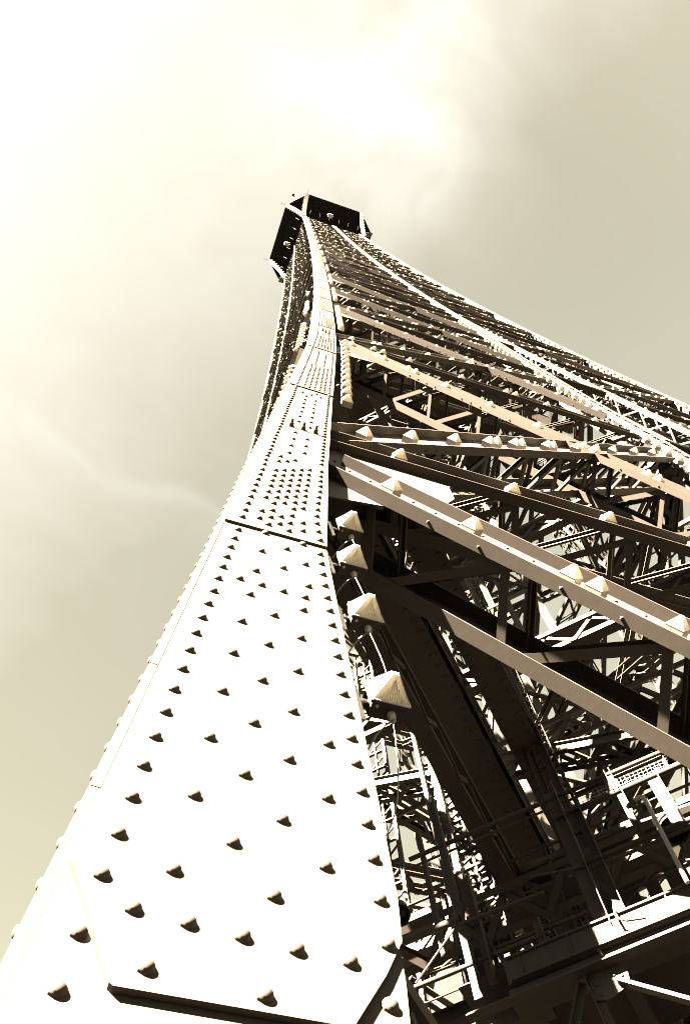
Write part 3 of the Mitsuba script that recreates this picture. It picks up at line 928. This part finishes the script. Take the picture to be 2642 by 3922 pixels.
def mesh_panel(owner, v0, v1, z0, z1, du, pitch=.03, r=.002):
    mb = MB()
    for v in np.arange(v0, v1 + 1e-6, pitch):
        mb.bar(w(v, z0, du), w(v, z1, du), 2 * r, 2 * r, -UD)
    for z in np.arange(z0, z1 + 1e-6, pitch):
        mb.bar(w(v0, z, du + .004), w(v1, z, du + .004), 2 * r, 2 * r, -UD)
    put(owner + '__mesh_panel', mb, 'galvanised_steel', kind='stuff')
    fr = MB()
    for a, b in (((v0, z0), (v1, z0)), ((v1, z0), (v1, z1)), ((v1, z1), (v0, z1)), ((v0, z1), (v0, z0))):
        fr.angle(w(*a, du), w(*b, du), .03, .006, -UD)
    put(owner + '__mesh_frame', fr, 'iron_paint_near')


mesh_panel(RL, 1.47, 1.70, 5.06, 5.19, .02)
mesh_panel(RL, 1.76, 2.10, 5.06, 5.19, .02)

# second, higher and farther railings of the stair landings inside the pillar
def landing(label, du, z, v0, v1, depth, plates, mesh=True):
    k = thing('stair_landing', label, 'landing')
    put(k + '__edge_beam', MB().channel(w(v0, z, du), w(v1, z, du), -UD, .22, .07, .012))
    put(k + '__edge_beam', MB().channel(w(v0, z, du + depth), w(v1, z, du + depth), -UD, .22, .07, .012))
    if plates:
        n = int((v1 - v0) / .16)
        mb = MB()
        for i in range(n):
            a = v0 + (i + .5) * (v1 - v0) / n
            mb.bar(w(a, z + .1, du + .05), w(a, z + .1, du + depth - .05), .09, .012, UP)
        put(k + '__floor_slat', mb, kind='stuff')
    for v in np.arange(v0, v1 + .01, .95):
        put(k + '__post', MB().angle(w(v, z, du), w(v, z + 1.2, du), .06, .008, -UD))
        put(k + '__post', MB().angle(w(v, z, du + depth), w(v, z + 1.2, du + depth), .06, .008, -UD))
    for dz, r in ((1.2, .022), (.82, .014), (.45, .014)):
        put(k + '__rail', MB().tube([w(v0 - .1, z + dz, du), w(v1 + .1, z + dz, du)], r, 7), smooth=60)
        put(k + '__rail', MB().tube([w(v0 - .1, z + dz, du + depth), w(v1 + .1, z + dz, du + depth)], r, 7), smooth=60)
    if mesh:
        mb = MB()
        for v in np.arange(v0, v1, .028):
            mb.bar(w(v, z + .1, du + .01), w(v, z + 1.18, du + .01), .004, .004, -UD)
        for q in np.arange(z + .1, z + 1.19, .028):
            mb.bar(w(v0, q, du + .014), w(v1, q, du + .014), .004, .004, -UD)
        put(k + '__mesh_panel', mb, 'galvanised_steel', kind='stuff')
    # knee braces below
    for v in np.arange(v0 + .4, v1, 1.9):
        put(k + '__knee_brace', MB().bar(w(v, z - .1, du), w(v + .8, z - 1.0, du), .08, .05, -UD))
        put(k + '__knee_brace', MB().bar(w(v + 1.6, z - .1, du), w(v + .8, z - 1.0, du), .08, .05, -UD))
    return k


landing('stair landing with plain railing just behind the service walkway', 1.5, 5.2, -.9, 3.4, .7, False, False)

def stair(label, v0, z0, v1, z1, du, wd=.9):
    k = thing('stair_flight', label, 'stairs')
    for d in (0, wd):
        put(k + '__stringer', MB().bar(w(v0, z0, du + d), w(v1, z1, du + d), .24, .03, -UD))
        put(k + '__rail', MB().tube([w(v0, z0 + 1.0, du + d), w(v1, z1 + 1.0, du + d)], .022, 7), smooth=60)
        put(k + '__rail', MB().tube([w(v0, z0 + .55, du + d), w(v1, z1 + .55, du + d)], .014, 7), smooth=60)
        for t in np.linspace(.05, .95, 5):
            a, b = v0 + (v1 - v0) * t, z0 + (z1 - z0) * t
            put(k + '__post', MB().bar(w(a, b, du + d), w(a, b + 1.0, du + d), .04, .02, -UD))
    n = int(abs(z1 - z0) / .12)
    for i in range(n):
        t = (i + .5) / n
        put(k + '__tread', MB().bar(w(v0 + (v1 - v0) * t, z0 + (z1 - z0) * t, du + .03), w(v0 + (v1 - v0) * t, z0 + (z1 - z0) * t, du + wd - .03), .2, .02, UP))


stair('single flight of steel stairs behind the service walkway', -.2, 5.3, 2.0, 6.7, 2.3)

# service pipe, hooded floodlights
k = thing('service_pipe', 'bent steel pipe standing in front of the walkway rails at far right', 'pipe')
put(k + '__pipe', MB().tube([w(1.84, 4.0, -.2), w(1.848, 4.4, -.2), w(1.855, 4.66, -.2), w(1.85, 4.72, -.19), w(1.835, 4.755, -.17), w(1.80, 4.775, -.14), w(1.74, 4.785, -.1)], .021, 12), 'galvanised_steel', smooth=60)
put(k + '__clamp', MB().tube([w(1.80, 4.773, -.142), w(1.755, 4.783, -.108)], .03, 10), 'iron_paint_near', smooth=40)


def hood(label, c, r, ln, axis):
    k = thing('hooded_floodlight', label, 'floodlight')
    a = unit(axis)
    e1 = unit(np.cross(a, [0, 0, 1]))
    e2 = np.cross(a, e1)
    n = 26
    v, f = [], []
    prof = [(r * .96, 0), (r, -.01), (r, -ln * .7), (r * .8, -ln * .95), (r * .3, -ln), (0.001, -ln), (0.001, -ln + .01), (r * .78, -ln * .92), (r * .95, -ln * .68), (r * .95, 0)]
    for (q, d) in prof:
        for i in range(n):
            t = 2 * math.pi * i / n
            v.append(c + a * d + q * (math.cos(t) * e1 + math.sin(t) * e2))
    m = len(prof)
    for i in range(m):
        for j in range(n):
            a0, a1 = i * n + j, i * n + (j + 1) % n
            b0, b1 = ((i + 1) % m) * n + j, ((i + 1) % m) * n + (j + 1) % n
            f += [[a0, a1, b1], [a0, b1, b0]]
    put(k + '__hood', MB().raw(v, f), 'iron_paint_near', smooth=40)
    put(k + '__lamp_bulb', MB().tube([c - a * ln * .9, c - a * ln * .45], r * .28, 10), 'galvanised_steel', smooth=40)
    put(k + '__shade_plate', MB().bar(c - a * ln * .3 - e1 * r * .6, c - a * ln * .3 + e1 * r * .2, r * .5, .006, a), 'iron_paint_near')
    put(k + '__arm', MB().tube([c - a * ln, c - a * (ln + .2), c - a * (ln + .25) - np.array([0, 0, .5])], .025, 7), 'iron_paint_near', smooth=50)


hood('round hooded floodlight with dark mouth at the right end of the walkway', w(1.96, 4.90, .35), .16, .26, np.array([-.35, -.35, -.86]))
hood('round hooded floodlight half hidden by the white column', w(.0, 5.17, .35), .13, .22, np.array([-.1, -.4, -.9]))
